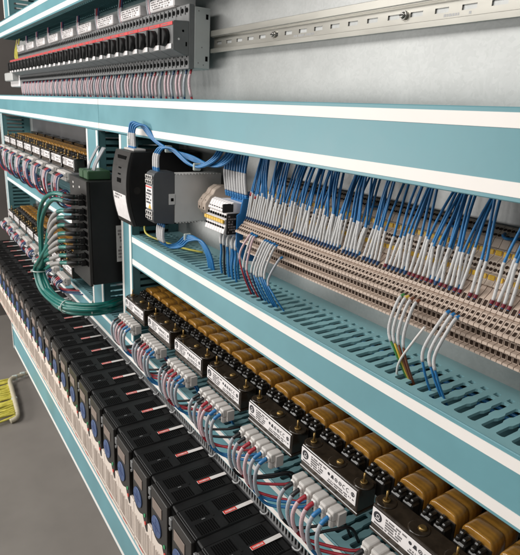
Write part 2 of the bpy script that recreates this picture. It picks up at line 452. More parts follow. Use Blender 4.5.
# left end of breaker row
r = thing('busbar_feeder',(-3.56,.735,.07),'white stepped feeder block at the far left end of the breakers','connector'); org=tuple(r.location)
MB().use('label').box(-3.74,-3.482,.66,.735,.07,.19,.004).build('housing','label',r,org)
MB().use('breaker_side').box(-3.72,-3.49,.625,.6595,.10,.145,.004).build('front_step','breaker_side',r,org)
MB().use('red_band').box(-3.70,-3.50,.657,.6595,.172,.181).build('red_band','red_band',r,org)
for j in range(3):
    MB_ = wire('earth_wire', f'yellow green wire rising at the left end of the breakers, {ordn(j)} from the right',
         [(-3.50-.03*j,.68,.185),(-3.50-.035*j,.665,.24),(-3.44-.03*j,.672,.33)], .004,'yg','yellow green wires at the left end of the breakers')

# ------------------------------------------------------------------ drives
DX, DY0, DY1, DZT, DZB = .1195, .418, .5925, -.862, -1.131
def drive():
    r = thing('motor_drive',(0,DY1,DZB),'','motor drive','black drives in one long row'); org=(0,DY1,DZB)
    a,b = -DX/2+.0008, DX/2-.0008
    mb = MB().use('black')
    mb.prism([(DY1,DZB),(DY1,DZT-.004),(DY1-.004,DZT),(DY0+.010,DZT),(DY0+.010,DZB)],'x',a,.0335,.0012)
    mb.prism([(DY1,DZB),(DY1,DZT-.005),(DY1-.004,DZT-.001),(DY0+.015,DZT-.001),(DY0+.0125,DZT-.004),(DY0+.0115,DZB)],'x',.0338,b,.0012)
    mb.box(a+.001,b-.026,DY0+.014,DY1-.02,DZT,DZT+.0022,.001)      # raised lid
    mb.box(a+.002,a+.05,DY0+.075,DY0+.079,DZT+.0022,DZT+.0032); mb.box(a+.06,b-.028,DY0+.089,DY0+.093,DZT+.0022,DZT+.0032)
    mb.use('hole')
    for (xa,xb) in ((-.052,-.017),(-.003,.030)):                     # vent slits run along the row
        for (ya,yb,nn) in ((DY0+.028,DY0+.070,9),(DY0+.096,DY0+.152,12)):
            for k in range(nn):
                y = ya+(yb-ya)*k/(nn-1)
                mb.box(xa,xb,y-.0016,y+.0016,DZT+.0024,DZT+.00275)
    mb.use('grey_body'); mb.box(-.012,-.009,DY0+.048,DY0+.056,DZT+.0024,DZT+.0034)
    mb.build('body','black',r,org)
    # moulded front: straight top, lower edge bulging round the keypad
    cx,cz,rr = -.0245,-.961,.0345
    poly = [(a,DZT-.003),(.032,DZT-.003),(.034,DZT-.006),(.034,-1.026),(.028,-1.030),(.018,-1.022)]
    for k in range(0,9):
        an = math.radians(-40-14*k); poly.append((cx+rr*math.cos(an),cz-.010+rr*math.sin(an)))
    poly.append((a,-.972))
    mb = MB().use('fascia').prism([(x,z) for x,z in poly][::-1],'y',DY0,DY0+.0095,.0012)
    f = mb.build('front_panel','fascia',r,org)
    mb = MB().use('keypad'); mb.cyl((cx,DY0-.0005,cz),(cx,DY0-.003,cz),.0275,28,.0265)
    mb.use('keyline'); mb.box(cx-.0005,cx+.0005,DY0-.0034,DY0-.0031,cz-.024,cz+.024); mb.box(cx-.024,cx+.024,DY0-.0038,DY0-.0035,cz-.0005,cz+.0005)
    disc(mb,'y',DY0-.0033,cx,cz,.011,20,.0102)
    mb.build('keypad','keypad',f,org)
    MB().box(cx-.024,cx+.030,DY0-.0016,DY0-.0004,-.921,-.892,.0005).build('display','peach',f,org)
    mb = MB(); mb.cyl((.020,DY0,-.985),(.020,DY0-.002,-.985),.0048,12); mb.build('start_button','green_key',f,org)
    mb = MB(); mb.cyl((.023,DY0,-1.006),(.023,DY0-.002,-1.006),.0048,12); mb.build('stop_button','red_key',f,org)
    # connector recess between neighbouring fronts
    mb = MB().use('hole').box(.0355,b-.0005,DY0+.0095,DY0+.0112,-1.02,-.868); mb.build('recess','hole',r,org)
    mb = MB().use('grey_body').box(.040,.054,DY0+.001,DY0+.0095,-.905,-.884,.0015); mb.cyl((.047,DY0,-.912),(.047,DY0+.0095,-.912),.004,10); mb.build('connector','grey_body',r,org)
    # beige lower cover with slits
    mb = MB().use('cover').box(a,b,DY0+.001,DY0+.009,DZB+.001,-1.0,.001); c = None
    mb.use('slit'); rn = random.Random(4); x = a+.006
    while x < b-.006:
        w = rn.choice((.0012,.0012,.002,.003)); z1 = -1.030-.012*rn.random(); mb.box(x,x+w,DY0+.0004,DY0+.0012,-1.105,z1); x += w+rn.choice((.0022,.003,.0045))
    mb.use('peach').box(a+.004,b-.004,DY0+.0004,DY0+.0012,-1.1165,-1.113); mb.use('sticker_red').box(a+.03,a+.06,DY0+.0004,DY0+.0012,-1.120,-1.1175)
    mb.build('lower_cover','cover',r,org)
    # warning sticker lying on the lid
    s = MB().use('sticker').box(-.0055,.0055,.518,DY1+.002,DZT+.0038,DZT+.0046,.0003).build('warning_sticker','sticker',r,org)
    MB().box(-.0052,.0052,.5185,.551,DZT+.0047,DZT+.0049).build('red_field','sticker_red',s,org)
    mb = MB().use('sticker'); q=.5225
    rn = random.Random(9)
    while q < .549: mb.box(-.0022,.0026,q,q+.0014,DZT+.0050,DZT+.0052); q += rn.choice((.0022,.003))
    mb.build('sticker_print','sticker',s,org)
    # mounting hook
    mb = MB().use('slotsteel'); mb.tube(sample([(.038,DY1+.001,DZT-.006),(.040,DY1-.006,DZT+.010),(.050,DY1-.007,DZT+.011),(.058,DY1-.003,DZT+.014),(.059,DY1+.003,DZT+.022)],4),.0024,7)
    mb.build('mounting_hook','slotsteel',r,org)
    return r
dr = drive(); ND = 26
DR = [dr]+[copy_tree(dr) for _ in range(ND-1)]
for i,d in enumerate(DR):
    d.location.x = -.7205-DX*(i-1)
    d['label'] = ('black motor drive with blue keypad, nearest one at the lower right end of the row' if i==0 else
        'black motor drive with blue keypad, at the far end of the row' if i==ND-1 else
        f'black motor drive with blue keypad, {ordn(i)} from the near end of the row')
    if i:
        d.rotation_euler.z = rnd.uniform(-.004,.004)
        for c in d.children:
            if c.name.startswith('warning_sticker'):
                c.location.x = rnd.uniform(-.004,.004); c.location.y = rnd.uniform(-.006,.0); c.rotation_euler.z = rnd.uniform(-.02,.02)

# ------------------------------------------------------------------ reactors
RW, RP = .145, .181
def reactor():
    # x from the label's left end, z from the label's top edge
    r = thing('line_reactor',(RW/2,PL,-.075),'','line reactor',''); org=(RW/2,PL,-.075)
    mb = MB().use('yoke').box(-.002,RW+.002,.5605,.602,-.041,.0035,.0022,2)
    mb.box(-.004,RW+.004,.560,.606,-.0465,-.0405,.001)
    for k in range(3):                                   # dished pads round the screws
        x = RW*(k+.5)/3+(-.017,0,.017)[k]
        mb.cyl((x,.580,.0036),(x,.580,.0052),.0175,20,.0150)
    mb.box(-.002,RW+.002,.640,.742,-.047,-.036)          # lower frame behind
    mb.box(.002,RW-.002,.705,.744,-.060,.030,.003)        # rear yoke
    mb.build('core','yoke',r,org)
    lb = MB().use('label').box(0,RW-.001,.5585,.5600,-.0285,-.0005,.0004).build('rating_label','label',r,org)
    rn = random.Random(21); mb = MB().use('ink')
    disc(mb,'y',.5582,.012,-.0115,.0085,22); mb.use('label'); disc(mb,'y',.5580,.0125,-.0105,.0036,14,.0025); mb.box(.0075,.0165,.5579,.5581,-.0165,-.0150); mb.use('ink')
    mb.use('ink_mid'); printing(mb,'y',.5582,.006,.026,-.027,-.0225,1,rn,cell=.0012)
    printing(mb,'y',.5582,.028,.070,-.0265,-.003,5,rn,fill=.85,cell=.0016)
    mb.use('ink')
    for k,x in enumerate((.0765,.0855,.0955,.1055)):     # approval marks: dot, flash, rings, double c
        if k==0: disc(mb,'y',.5582,x,-.0095,.0030,14)
        elif k==1: mb.face([(x-.004,.5582,-.0135),(x+.004,.5582,-.0135),(x+.0025,.5582,-.0065),(x-.001,.5582,-.0065)])
        else: disc(mb,'y',.5582,x,-.0105,.0037,18,.0024); mb.box(x-.001,x+.001,.5580,.5583,-.0115,-.0095)
    for x in (.1155,.1245):
        for q in range(7):
            a0 = math.radians(60+q*34); a1 = math.radians(60+(q+1)*34)
            mb.face([(x+.0042*math.cos(a0),.5582,-.0105+.0042*math.sin(a0)),(x+.0042*math.cos(a1),.5582,-.0105+.0042*math.sin(a1)),(x+.0029*math.cos(a1),.5582,-.0105+.0029*math.sin(a1)),(x+.0029*math.cos(a0),.5582,-.0105+.0029*math.sin(a0))])
    disc(mb,'y',.5582,.1365,-.0105,.0042,18,.0026); mb.box(.1355,.1375,.5580,.5583,-.0135,-.0075)
    mb.use('ink_mid'); printing(mb,'y',.5582,.074,.140,-.0265,-.018,2,rn,fill=.8,cell=.0016)
    mb.build('label_print','ink',lb,org)
    for k in range(3):
        x = RW*(k+.5)/3+(-.017,0,.017)[k]
        mb = MB().use('brass')
        if k==1:
            mb.cyl((x+.004,.583,.0050),(x+.004,.583,.0085),.0075,12,.005)
        else:
            mb.cyl((x,.580,.0050),(x,.580,.0085),.0062,6); mb.cyl((x,.580,.0085),(x,.580,.0245),.0019,10)
        mb.build('terminal_screw','brass',r,org)
    for k in range(3):
        cx = RW/2+(k-1)*RP/3; w = .0262
        # winding: rounded oblong section wound round a core leg running from front to back
        lo,hi = -.036,.020; cz=(lo+hi)/2; hh=(hi-lo)/2
        def sec(y,sc,tw):
            pts=[]
            n=28
            for q in range(n):
                t=2*math.pi*q/n; c_,s_=math.cos(t),math.sin(t); e=.36
                pts.append((cx+w*sc*math.copysign(abs(c_)**e,c_), y+tw*abs(c_), cz+hh*sc*math.copysign(abs(s_)**(e+.15),s_)))
            return pts
        mb = MB().use('coil')
        ys=[(.631,.93),(.6325,.98),(.636,.995),(.650,1.0),(.6632,1.0),(.6640,.978),(.6650,1.004),(.682,1.008),(.694,1.0),(.6975,.98),(.699,.92)]
        rings=[[mb.bm.verts.new(p) for p in sec(y,sc,0)] for y,sc in ys]
        for A,B in zip(rings,rings[1:]):
            for q in range(28):
                f=mb.bm.faces.new([A[q],B[q],B[(q+1)%28],A[(q+1)%28]]); f.smooth=True
        mb.bm.faces.new(rings[0]); mb.bm.faces.new(rings[-1][::-1])
        bmesh.ops.recalc_face_normals(mb.bm, faces=list(mb.bm.faces))
        cl = mb.build('coil','coil',r,org)
        mb = MB().use('lug')
        for q in range(2):
            x = cx-.0125+.025*q
            mb.box(x-.0105,x+.0105,.6075,.6285,-.030,.0035,.0028); mb.cyl((x-.004,.613,.003),(x-.004,.613,.0095),.0048,10,.0035); mb.box(x+.002,x+.009,.611,.626,.0035,.0105,.0018); mb.box(x-.009,x-.001,.619,.6295,.003,.0125,.002)
        mb.box(cx-w,cx+w,.6288,.6308,-.038,.0075)
        mb.build('bobbin_flange','lug',cl,org)
    # grey terminal strip under the label
    mb = MB().use('strip')
    for k in range(6):
        x = .008+.0197*k
        mb.box(x,x+.0165,.533,.5595,-.066,-.0475,.0028,2); mb.box(x+.002,x+.0145,.5285,.534,-.064,-.053,.002)
        mb.box(x+.0028,x+.0138,.534,.556,-.083,-.066,.003)
        mb.use('hole').cyl((x+.008,.5284,-.0585),(x+.008,.5278,-.0585),.0034,9); mb.use('strip')
    mb.box(.006,.128,.542,.559,-.075,-.051)
    mb.build('terminal_strip','strip',r,org)
    return r
RLABEL = {}
re0 = reactor(); first=[True]
def loops(x, zt, drop, key, where, variant):
    """six wires looping from the terminal strip back to the duct slots"""
    rn = random.Random(variant*13+5)
    for k,(mm,sm,cn) in enumerate((('w_black','sleeve_grey','black'),('w_black','sleeve_grey','black'),('w_red','sleeve_pink','red'),('w_red','sleeve_pink','red'),('w_blue','sleeve_grey','blue'),('w_blue','sleeve_grey','blue'))):
        if key!='near' and mm in ('w_blue','w_black'): mm = 'w_navy' if mm=='w_blue' else 'w_black'
        xx = x+.016+.0197*k; z0 = zt-.058
        j = rn.uniform(-.005,.005); dx = .028+rn.uniform(-.006,.02)+(.03 if k>=2 else .012); dz = drop+rn.uniform(-.008,.010)
        pts = [(xx,.531,z0),(xx-.003+j*.4,.514,z0-.012),(xx-.004+j,.508,z0-.35*dz-.008),(xx+.001+j,.515,z0-.78*dz),(xx+.014+j,.538,z0-1.02*dz),(xx+dx,.578,z0-.93*dz),(xx+dx+.020,.610,z0-.80*dz-.006),(xx+dx+.026,.630,z0-.93*dz-.03)]
        wire('reactor_lead', f"{'left' if k%2==0 else 'right'} {cn} looped wire under the {where}", pts, .0030, mm, f'looped {cn} wires under the reactors',
             [(.12,.43 if key=='near' else rn.choice((.24,.30,.40)),sm if (key=='near' or k!=4) else 'w_navy',1.28)], [(.0,.125,mm,1.35)], seg=4 if key!='near' else 6, n=6 if key!='near' else 8)
def row(xs, zt, drop, key, group, wherefmt):
    for i,x in enumerate(xs):
        if first[0]: r = re0; first[0]=False
        else: r = copy_tree(re0)
        r.location = (x+RW/2+(rnd.uniform(-.0015,.0015) if i else 0), PL, zt-.075); r.rotation_euler.z = rnd.uniform(-.008,.008); r['group']=group; where = wherefmt(i,len(xs))
        r['label'] = f'brown coil {where}'
        loops(x, zt, drop, key, where, i%5)
NR=[-.283-RP*k for k in range(8)]
def w_near(i,n): return 'reactor nearest the camera, bottom right row' if i==0 else ('reactor at the far end, bottom right row' if i==n-1 else f'{ordn(i)} reactor from the camera, bottom right row')
def w_up(i,n): return 'reactor nearest the camera, upper left row' if i==0 else ('reactor at the far end, upper left row' if i==n-1 else f'{ordn(i)} reactor from the camera, upper left row')
def w_lo(i,n): return 'reactor nearest the camera, lower left row' if i==0 else ('reactor at the far end, lower left row' if i==n-1 else f'{ordn(i)} reactor from the camera, lower left row')
row(NR, -.580, .095, 'near', 'reactors in the bottom right row', w_near)
row([-2.218-.183*k for k in range(8)], -.206, .125, 'far', 'reactors in the far upper left row', w_up)
row([-2.326-.181*k for k in range(8)], -.655, .055, 'far', 'reactors in the far lower left row', w_lo)

# ------------------------------------------------------------------ terminal rows
def front_terminal():
    r = thing('terminal_block',(0,.735,-.311),'slim beige terminal block among identical ones in the long front row','terminal block','terminal blocks in the long front row'); org=(0,.735,-.311)
    w=.0037
    prof=[(.735,-.215),(.672,-.212),(.664,-.221),(.652,-.2295),(.646,-.2385),(.6435,-.2415),(.6465,-.2430),(.640,-.2445),(.630,-.255),(.624,-.2575),(.624,-.2615),(.646,-.263),(.646,-.2815),(.637,-.2825),(.637,-.2865),(.661,-.288),(.661,-.3065),(.652,-.3075),(.652,-.311),(.735,-.311)]
    mb=MB().use('beige').prism(prof,'x',-w,w)
    mb.use('term_hole')
    def hole(ya,za,yb,zb,hw,off=.0004):
        d=Vector((0,yb-ya,zb-za)); nrm=Vector((0,-(zb-za),(yb-ya))).normalized()
        if nrm.y>0: nrm=-nrm
        A=Vector((0,ya,za))+nrm*off; B=Vector((0,yb,zb))+nrm*off
        mb.face([A+Vector((-hw,0,0)),A+Vector((hw,0,0)),B+Vector((hw,0,0)),B+Vector((-hw,0,0))])
    hole(.6515,-.2300,.6465,-.2375,.0026); hole(.6385,-.246,.6350,-.2495,.0020); hole(.6325,-.2522,.6265,-.2560,.0020)
    for za,zb,y in ((-.2650,-.2715,.646),(-.2735,-.280,.646),(-.290,-.2965,.661),(-.2985,-.305,.661)): hole(y,za,y,zb,.0026)
    mb.build('housing','beige',r,org)
    return r
ft=front_terminal(); TX=[]
for i in range(100):
    t = ft if i==0 else copy_tree(ft); x=-1.008+.0085*i; t.location.x=x; TX.append(x)
def rear_terminal():
    r = thing('terminal_block',(0,.742,-.214),'wider beige terminal block with yellow bridges in the back row','terminal block','terminal blocks in the stepped back row'); org=(0,.742,-.214)
    w=.0060
    prof=[(.742,-.142),(.734,-.142),(.712,-.1575),(.706,-.1690),(.700,-.1700),(.697,-.1790),(.688,-.1840),(.678,-.1985),(.672,-.1995),(.669,-.2080),(.664,-.2140),(.742,-.2140)]
    mb=MB().use('beige_rear').prism(prof,'x',-w,w); mb.use('term_hole')
    def holes(ya,za,yb,zb):
        for s in (-1,1):
            for t in (.26,.74):
                y=ya+(yb-ya)*t; z=za+(zb-za)*t; nrm=Vector((0,(zb-za),-(yb-ya))); nrm.normalize()
                if nrm.y>0: nrm=-nrm
                c=Vector((s*.0030+(.0006 if t<.5 else 0),y,z)); mb.tube([c+nrm*-.001,c+nrm*.0005],.0027,9)
    holes(.734,-.142,.712,-.1575); holes(.688,-.1840,.678,-.1985)
    mb.build('housing','beige',r,org)
    mb=MB().use('yellow').box(-w*.85,w*.85,.6965,.7035,-.178,-.1705,.0008); mb.build('bridge','yellow',r,org)
    mb=MB().use('yellow').box(-w*.85,w*.85,.6685,.6755,-.207,-.200,.0008); mb.build('bridge','yellow',r,org)
    return r
rt=rear_terminal()
for i in range(66):
    t = rt if i==0 else copy_tree(rt); t.location.x=-.995+.0128*i
o=MB().use('rail').box(-1.32,-.14,.7425,.7470,-.275,-.235).build('din_rail','rail'); tag(o,'steel mounting rail hidden behind the beige terminal rows','rail')

# blue wires coming down out of the duct above into the front row
rnd=random.Random(12)
i=0; grp=0
wn=0
while i < 98:
    k=rnd.choice((2,3,3,4,4)); gx=TX[min(i+k//2,97)]+.0105+rnd.uniform(-.012,.012); gy=rnd.uniform(.662,.690)
    for q in range(k):
        if i>=98: break
        x=TX[i]
        if rnd.random()<(.07 if x<-.6 else .13) and i>4: i+=1; continue
        top=(gx+(q-k/2)*.0045+rnd.uniform(-.002,.002),gy+rnd.uniform(-.006,.006),-.070)
        lean=rnd.uniform(-.002,.009); sl=rnd.uniform(-.007,.006)
        a=(x,.6495,-.2335); b=(x+.001,.652,-.222); c=(x+lean*.6,.6555,-.196); d=(x+lean,.6590,-.170+sl)
        e=(d[0]*.55+top[0]*.45+rnd.uniform(-.002,.002),d[1]*.55+top[1]*.45-.003+rnd.uniform(-.003,.003),d[2]*.55+top[2]*.45)
        red = x>-.585 and (rnd.random()<.72 or x>-.44)
        first_red = i in (0,2)
        n_='terminal_wire'
        lab=f"blue wire with {'dark red' if red else 'dark blue'} tip, {nth(wn+1)} from the left in the terminal row"
        wire(n_,lab,[a,b,c,d,e,top],.0021,'w_blue','blue wires plugged into the front terminal row',
             [(.13,.585+sl*2,'sleeve',1.2)]+([(.52,.575,'w_red',1.35)] if first_red else []),[(.02,.13,'ferrule_red' if red else 'w_navy',1.42)],seg=5,n=7)
        if rnd.random() < (.55 if x<-.62 else .22):          # a second wire sharing the terminal, behind the first
            x2=x+.0036; t2=(top[0]+rnd.uniform(-.016,.016),top[1]+rnd.uniform(.004,.018),-.068); l2=rnd.uniform(-.004,.008); s2=rnd.uniform(-.008,.006)
            wire('terminal_wire',f"thin blue wire set behind the {nth(wn+1)} wire from the left in the terminal row",[(x2,.653,-.2295),(x2,.656,-.216),(x2+l2*.5,.660,-.192),(x2+l2,.664,-.166+s2),((x2+l2)*.55+t2[0]*.45,.664*.55+t2[1]*.45-.002,(-.166+s2)*.55+t2[2]*.45),t2],.0019,'w_blue','thin blue wires behind the front row of wires',[(.12,.56+s2*2,'sleeve',1.24)],seg=5,n=6)
        wn+=1; i+=1
    if rnd.random()<.30: i+=1
# a few short bridges of blue wire between rear terminals
for j,x in enumerate((-.86,-.70,-.52,-.43,-.37,-.33)):
    wire('jumper_wire',f'short blue jumper in the back terminal row, {ordn(j)} from the left',[(x,.722,-.150),(x+.008,.705,-.150),(x+.018,.700,-.152),(x+.026,.720,-.152)],.0022,'w_blue','short blue jumpers in the back terminal row')

# wires hanging from the front row into the slotted duct
def hang(name,label,a,b,c,m,sl=.55,sm='sleeve',group='wires hanging from the terminals into the slotted duct',r=.0019,end='w_blue'):
    ay=.628
    pts=[(a[0],ay,a[1]),(a[0]-.003,ay-.010,a[1]-.010),(b[0],.607,b[1]),(c[0]*.6+b[0]*.4,.608,(b[1]+c[1])/2),(c[0],.628,c[1]-.012),(c[0]+.004,.645,c[1]-.04)]
    return wire(name,label,pts,r,m,group,[(.10,sl,sm,1.34)],[(0,.11,end,1.5)],seg=6,n=8)
HA=[((-.945,-.250),(-.962,-.300),(-.938,-.378),'w_red','sleeve_pink'),((-.936,-.252),(-.945,-.315),(-.925,-.378),'w_navy','sleeve'),((-.927,-.252),(-.932,-.318),(-.908,-.378),'w_red','sleeve_pink'),
    ((-.893,-.254),(-.912,-.318),(-.895,-.378),'w_navy','sleeve'),((-.885,-.254),(-.901,-.320),(-.880,-.378),'w_blue','sleeve'),((-.876,-.254),(-.893,-.322),(-.866,-.378),'w_blue','sleeve'),
    ((-.868,-.255),(-.882,-.318),(-.853,-.378),'w_blue','sleeve'),((-.860,-.254),(-.874,-.316),(-.845,-.378),'w_blue','sleeve'),((-.851,-.256),(-.864,-.318),(-.836,-.378),'w_blue','sleeve'),((-.833,-.276),(-.850,-.330),(-.812,-.378),'w_blue','sleeve_grey')]
#
for j,(a,b,c,m,s) in enumerate(HA):
    hang('wire',f"{ {'w_red':'red','w_navy':'dark blue','w_blue':'blue'}[m]} wire in the left bunch hanging over the slotted duct, {ordn(j)} from the left",a,b,c,m,.46,s)
for j,(x,m,nm,d) in enumerate(((-.517,'w_green','green',0),(-.508,'w_yellow','yellow',.004),(-.498,'w_brown','brown',.006),(-.487,'w_brown','brown',.010))):
    hang('wire',f"{('left ' if j==2 else 'right ' if j==3 else '')}{nm} wire with white sleeve among the four coloured ones over the slotted duct",(x,-.256),(x-.004,-.312),(-.489+.004*j,-.376),m,.50,'sleeve',end=m)
wire('wire','loose white wire sticking up out of the slotted duct beside the coloured wires',[(-.455,.606,-.283),(-.470,.604,-.312),(-.490,.606,-.350),(-.503,.618,-.380),(-.507,.63,-.40)],.0019,'w_white','loose wires')
for j,(a,b,c) in enumerate((((-.434,-.255),(-.452,-.316),(-.444,-.376)),((-.4255,-.256),(-.441,-.318),(-.424,-.376)),((-.417,-.257),(-.432,-.320),(-.417,-.378)))):
    hang('wire',f"blue wire with white sleeve, {('left','middle','right')[j]} one of three hanging over the slotted duct",a,b,c,'w_blue',.53)
# blue runs lying inside the slotted duct
for j in range(3):
    y=.690+.018*j
    wire('wire',f'blue wire lying inside the slotted duct, {ordn(j)} from the front',[(-1.54,y,-.410),(-1.1,y+.006,-.408),(-.7,y-.004,-.410),(-.35,y+.005,-.407),(XR-.01,y,-.410)],.0034,'w_blue' if j!=2 else 'w_black','wires lying inside the slotted duct',seg=8)

# ------------------------------------------------------------------ grey fuse terminals, blue blocks, beige end pair
def beige_hex(x,dz,label):
    r=thing('terminal_block',(x,.735,-.30),label,'terminal block','pair of beige blocks beside the grey relay'); org=tuple(r.location)
    p=[(.735,-.190),(.696,-.187),(.679,-.196),(.672,-.208),(.664,-.212),(.650,-.230),(.650,-.247),(.661,-.261),(.668,-.267),(.677,-.287),(.696,-.292),(.735,-.292)]
    mb=MB().use('beige_lifted').prism(p,'x',x-.0095,x+.0095,.0012); mb.use('hole')
    for y,z in ((.671,-.215),(.659,-.225),(.654,-.243),(.664,-.258)): mb.cyl((x,y-.004,z),(x,y+.002,z),.0032,10)
    mb.build('housing','beige',r,org)
beige_hex(-1.236,0,'left one of two beige stepped blocks beside the grey relay')
beige_hex(-1.214,0,'right one of two beige stepped blocks beside the grey relay')
def grey_term(i,x):
    r=thing('fuse_terminal',(x,.735,-.30),f'pale grey fuse terminal with yellow bridge, {ordn(i)} from the left','terminal block','grey fuse terminals beside the blue blocks'); org=tuple(r.location)
    w=.0052
    p=[(.735,-.205),(.650,-.203),(.632,-.199),(.624,-.203),(.614,-.222),(.620,-.226),(.617,-.236),(.610,-.2375),(.606,-.247),(.612,-.249),(.606,-.270),(.616,-.274),(.735,-.290)]
    mb=MB().use('label').prism(p,'x',x-w,x+w,.0005); mb.use('hole'); mb.box(x-.003,x+.003,.6165,.6172,-.2195,-.2150); mb.box(x-.0035,x+.0035,.6130,.6148,-.2345,-.229); mb.box(x-.003,x+.003,.6070,.6078,-.2585,-.254); mb.build('housing','beige',r,org)
    MB().use('yellow').box(x-w,x+w,.6040,.6095,-.2465,-.2385,.0008).build('bridge','yellow',r,org)
for i in range(8): grey_term(i,-1.1185+.0112*i)
r=thing('marker_plate',(-1.029,.66,-.28),'black printed plate between grey fuse terminals and blue blocks','plate'); org=tuple(r.location)
MB().use('black').box(-1.0335,-1.0295,.612,.651,-.272,-.224,.001).build('plate','black',r,org)
MB().use('black').box(-1.0405,-1.0340,.604,.632,-.222,-.202,.002).build('clip','black',r,org)
mb=MB(); printing(mb,'x',-1.0291,.615,.648,-.269,-.227,7,random.Random(5),cell=.004); mb.build('print','ink_soft',r,org)
for i in range(6):
    x=-1.0985+.0128*i
    r=thing('blue_terminal',(x,.735,-.33),f'tall blue terminal block under white sleeved wires, {ordn(i)} from the left','terminal block','blue terminal blocks'); org=tuple(r.location)
    p=[(.735,-.190),(.668,-.196),(.650,-.203),(.646,-.230),(.640,-.2905) if i<3 else (.662,-.215),(.662,-.300),(.680,-.335),(.735,-.340)]
    p=[(.735,-.186),(.668,-.190),(.6635,-.205),(.6635,-.300),(.680,-.335),(.735,-.340)]
    mb=MB().use('blue_block').prism(p,'x',x-.0061,x+.0061,.0008); mb.use('hole'); mb.cyl((x,.690,-.187),(x,.690,-.1865),.003,9); mb.box(x-.003,x+.003,.6628,.6634,-.285,-.278); mb.build('housing','beige',r,org)
# one blue end face nearer the camera
r=thing('end_cover',(-1.024,.735,-.33),'blue end cover facing the beige terminal rows','terminal block'); org=tuple(r.location)
MB().use('blue_block').prism([(.738,-.184),(.648,-.190),(.642,-.222),(.634,-.226),(.634,-.298),(.655,-.335),(.738,-.350)],'x',-1.0260,-1.0215,.0008).build('housing','blue_block',r,org)
rnd=random.Random(31)
for i in range(9):
    x=-1.126+.0112*i
    wire('wire',f'blue wire with white sleeve dropping into the blue blocks, {ordn(i)} from the left',[(x,.668,-.197),(x+.0005,.664,-.180),(x+.001+rnd.uniform(-.002,.002),.660,-.145),(x+.002,.660,-.115),(x+.006+rnd.uniform(-.004,.004),.670,-.06)],.0030,'w_blue','sleeved wires over the blue terminal blocks',[(.22,.60,'sleeve',1.35)],[(0,.2,'w_blue',1.5)],seg=6,n=8)
for i in range(9):
    x=-1.100+.0088*i+rnd.uniform(-.002,.002); y=.640+.012*(i%2)
    m='w_black' if i==2 else 'w_blue'
    wire('wire',f"{'black' if i==2 else 'blue'} wire leaving the blue blocks downward, {ordn(i)} from the left",[(x,.655,-.275),(x-.001,y-.002,-.290),(x+rnd.uniform(-.003,.003),y,-.325),(x+rnd.uniform(-.003,.003),y,-.36),(x+.002,y+.006,-.405)],.0030,m,'wires leaving the blue blocks downward',[(.12,.40,'sleeve',1.25)],seg=6,n=8)

# ------------------------------------------------------------------ relay
r=thing('safety_relay',(-1.295,.735,-.291),'grey relay module with dark front half and light rear half','relay'); org=tuple(r.location)
xa,xb=-1.318,-1.2706
MB().use('grey_light').box(xa+.0015,xb-.0015,.5960,.735,-.290,-.1635,.0025,2).build('rear_housing','grey_light',r,org)
mb=MB().use('grey_light'); y=.602
while y<.73: mb.box(xb-.005,xb-.0005,y,y+.0045,-.1642,-.1625); mb.box(xb-.005,xb-.0005,y,y+.0045,-.2915,-.290); y+=.009
mb.build('rib','grey_light',r,org)
mb=MB().use('grey_dark').prism([(.5955,-.1575),(.549,-.156),(.540,-.161),(.5365,-.170),(.5365,-.279),(.540,-.287),(.5955,-.293)],'x',xa,xb,.002,2); mb.build('front_housing','grey_dark',r,org)
mb=MB().use('grey_light').box(xb-.001,xb+.0012,.579,.5965,-.241,-.213,.0006); mb.use('hole').box(xb+.0012,xb+.0018,.5845,.592,-.232,-.224); mb.build('side_clip','grey_light',r,org)
mb=MB().use('strip')
for z in (-.171,-.183,-.262,-.274): mb.box(xa+.003,xb-.003,.5335,.5368,z-.005,z+.005,.0008)
mb.use('label').box(xa+.003,xb-.003,.5350,.5364,-.252,-.193); mb.build('front_strip','strip',r,org)
mb=MB().use('sticker_red').box(xa+.004,xb-.006,.5343,.5349,-.198,-.1945); mb.use('ink'); printing(mb,'y',.5347,xa+.006,xb-.006,-.240,-.202,5,random.Random(2),cell=.003)
mb.use('yellow').face([(xb-.028,.5345,-.2515),(xb-.008,.5345,-.2515),(xb-.018,.5345,-.2385)]); mb.use('hole')
for z in (-.171,-.183,-.262,-.274):
    for q in range(3): mb.cyl((xa+.012+.012*q,.5336,z),(xa+.012+.012*q,.5328,z),.0036,9)
mb.build('front_print','ink',r,org)

# ------------------------------------------------------------------ power supply with bowed front
r=thing('power_supply',(-1.46,.735,-.322),'black power supply with bowed front and white label','power supply'); org=tuple(r.location)
xa,xb=-1.515,-1.401
def bow(z): t=(z+.119)/-.203; return .512+.017*(2*t-1)**2+.004*t
zs=[-.119-.203*k/14 for k in range(15)]
MB().use('black').prism([(.735,-.119)]+[(bow(z)+.010,z) for z in zs]+[(.735,-.322)],'x',xa+.001,xb,.001).build('case','black',r,org)
MB().use('fascia').prism([(bow(z)+.0098,z) for z in zs[::-1]]+[(bow(z),z) for z in zs],'x',xa,xb,.0008).build('front_panel','fascia',r,org)
zl=[z for z in zs if z<=-.222 and z>-.318]
MB().use('label').prism([(bow(z)-.0006,z) for z in zl[::-1]]+[(bow(z)-.0014,z) for z in zl],'x',xa+.012,xb-.004).build('front_label','label',r,org)
mb=MB().use('ink_soft'); printing(mb,'y',.5128,xa+.022,xb-.03,-.252,-.236,2,random.Random(8)); mb.build('label_print','ink_soft',r,org)
mb=MB().use('hole'); mb.box(xa+.03,xb-.02,bow(-.137)-.001,bow(-.137)+.003,-.143,-.132); mb.box(xa+.05,xb-.045,bow(-.165)-.001,bow(-.165)+.003,-.167,-.163); mb.box(xa+.05,xb-.045,bow(-.182)-.001,bow(-.182)+.003,-.184,-.180); mb.box(xa+.045,xb-.04,bow(-.2)-.001,bow(-.2)+.003,-.205,-.193); mb.build('front_openings','hole',r,org)
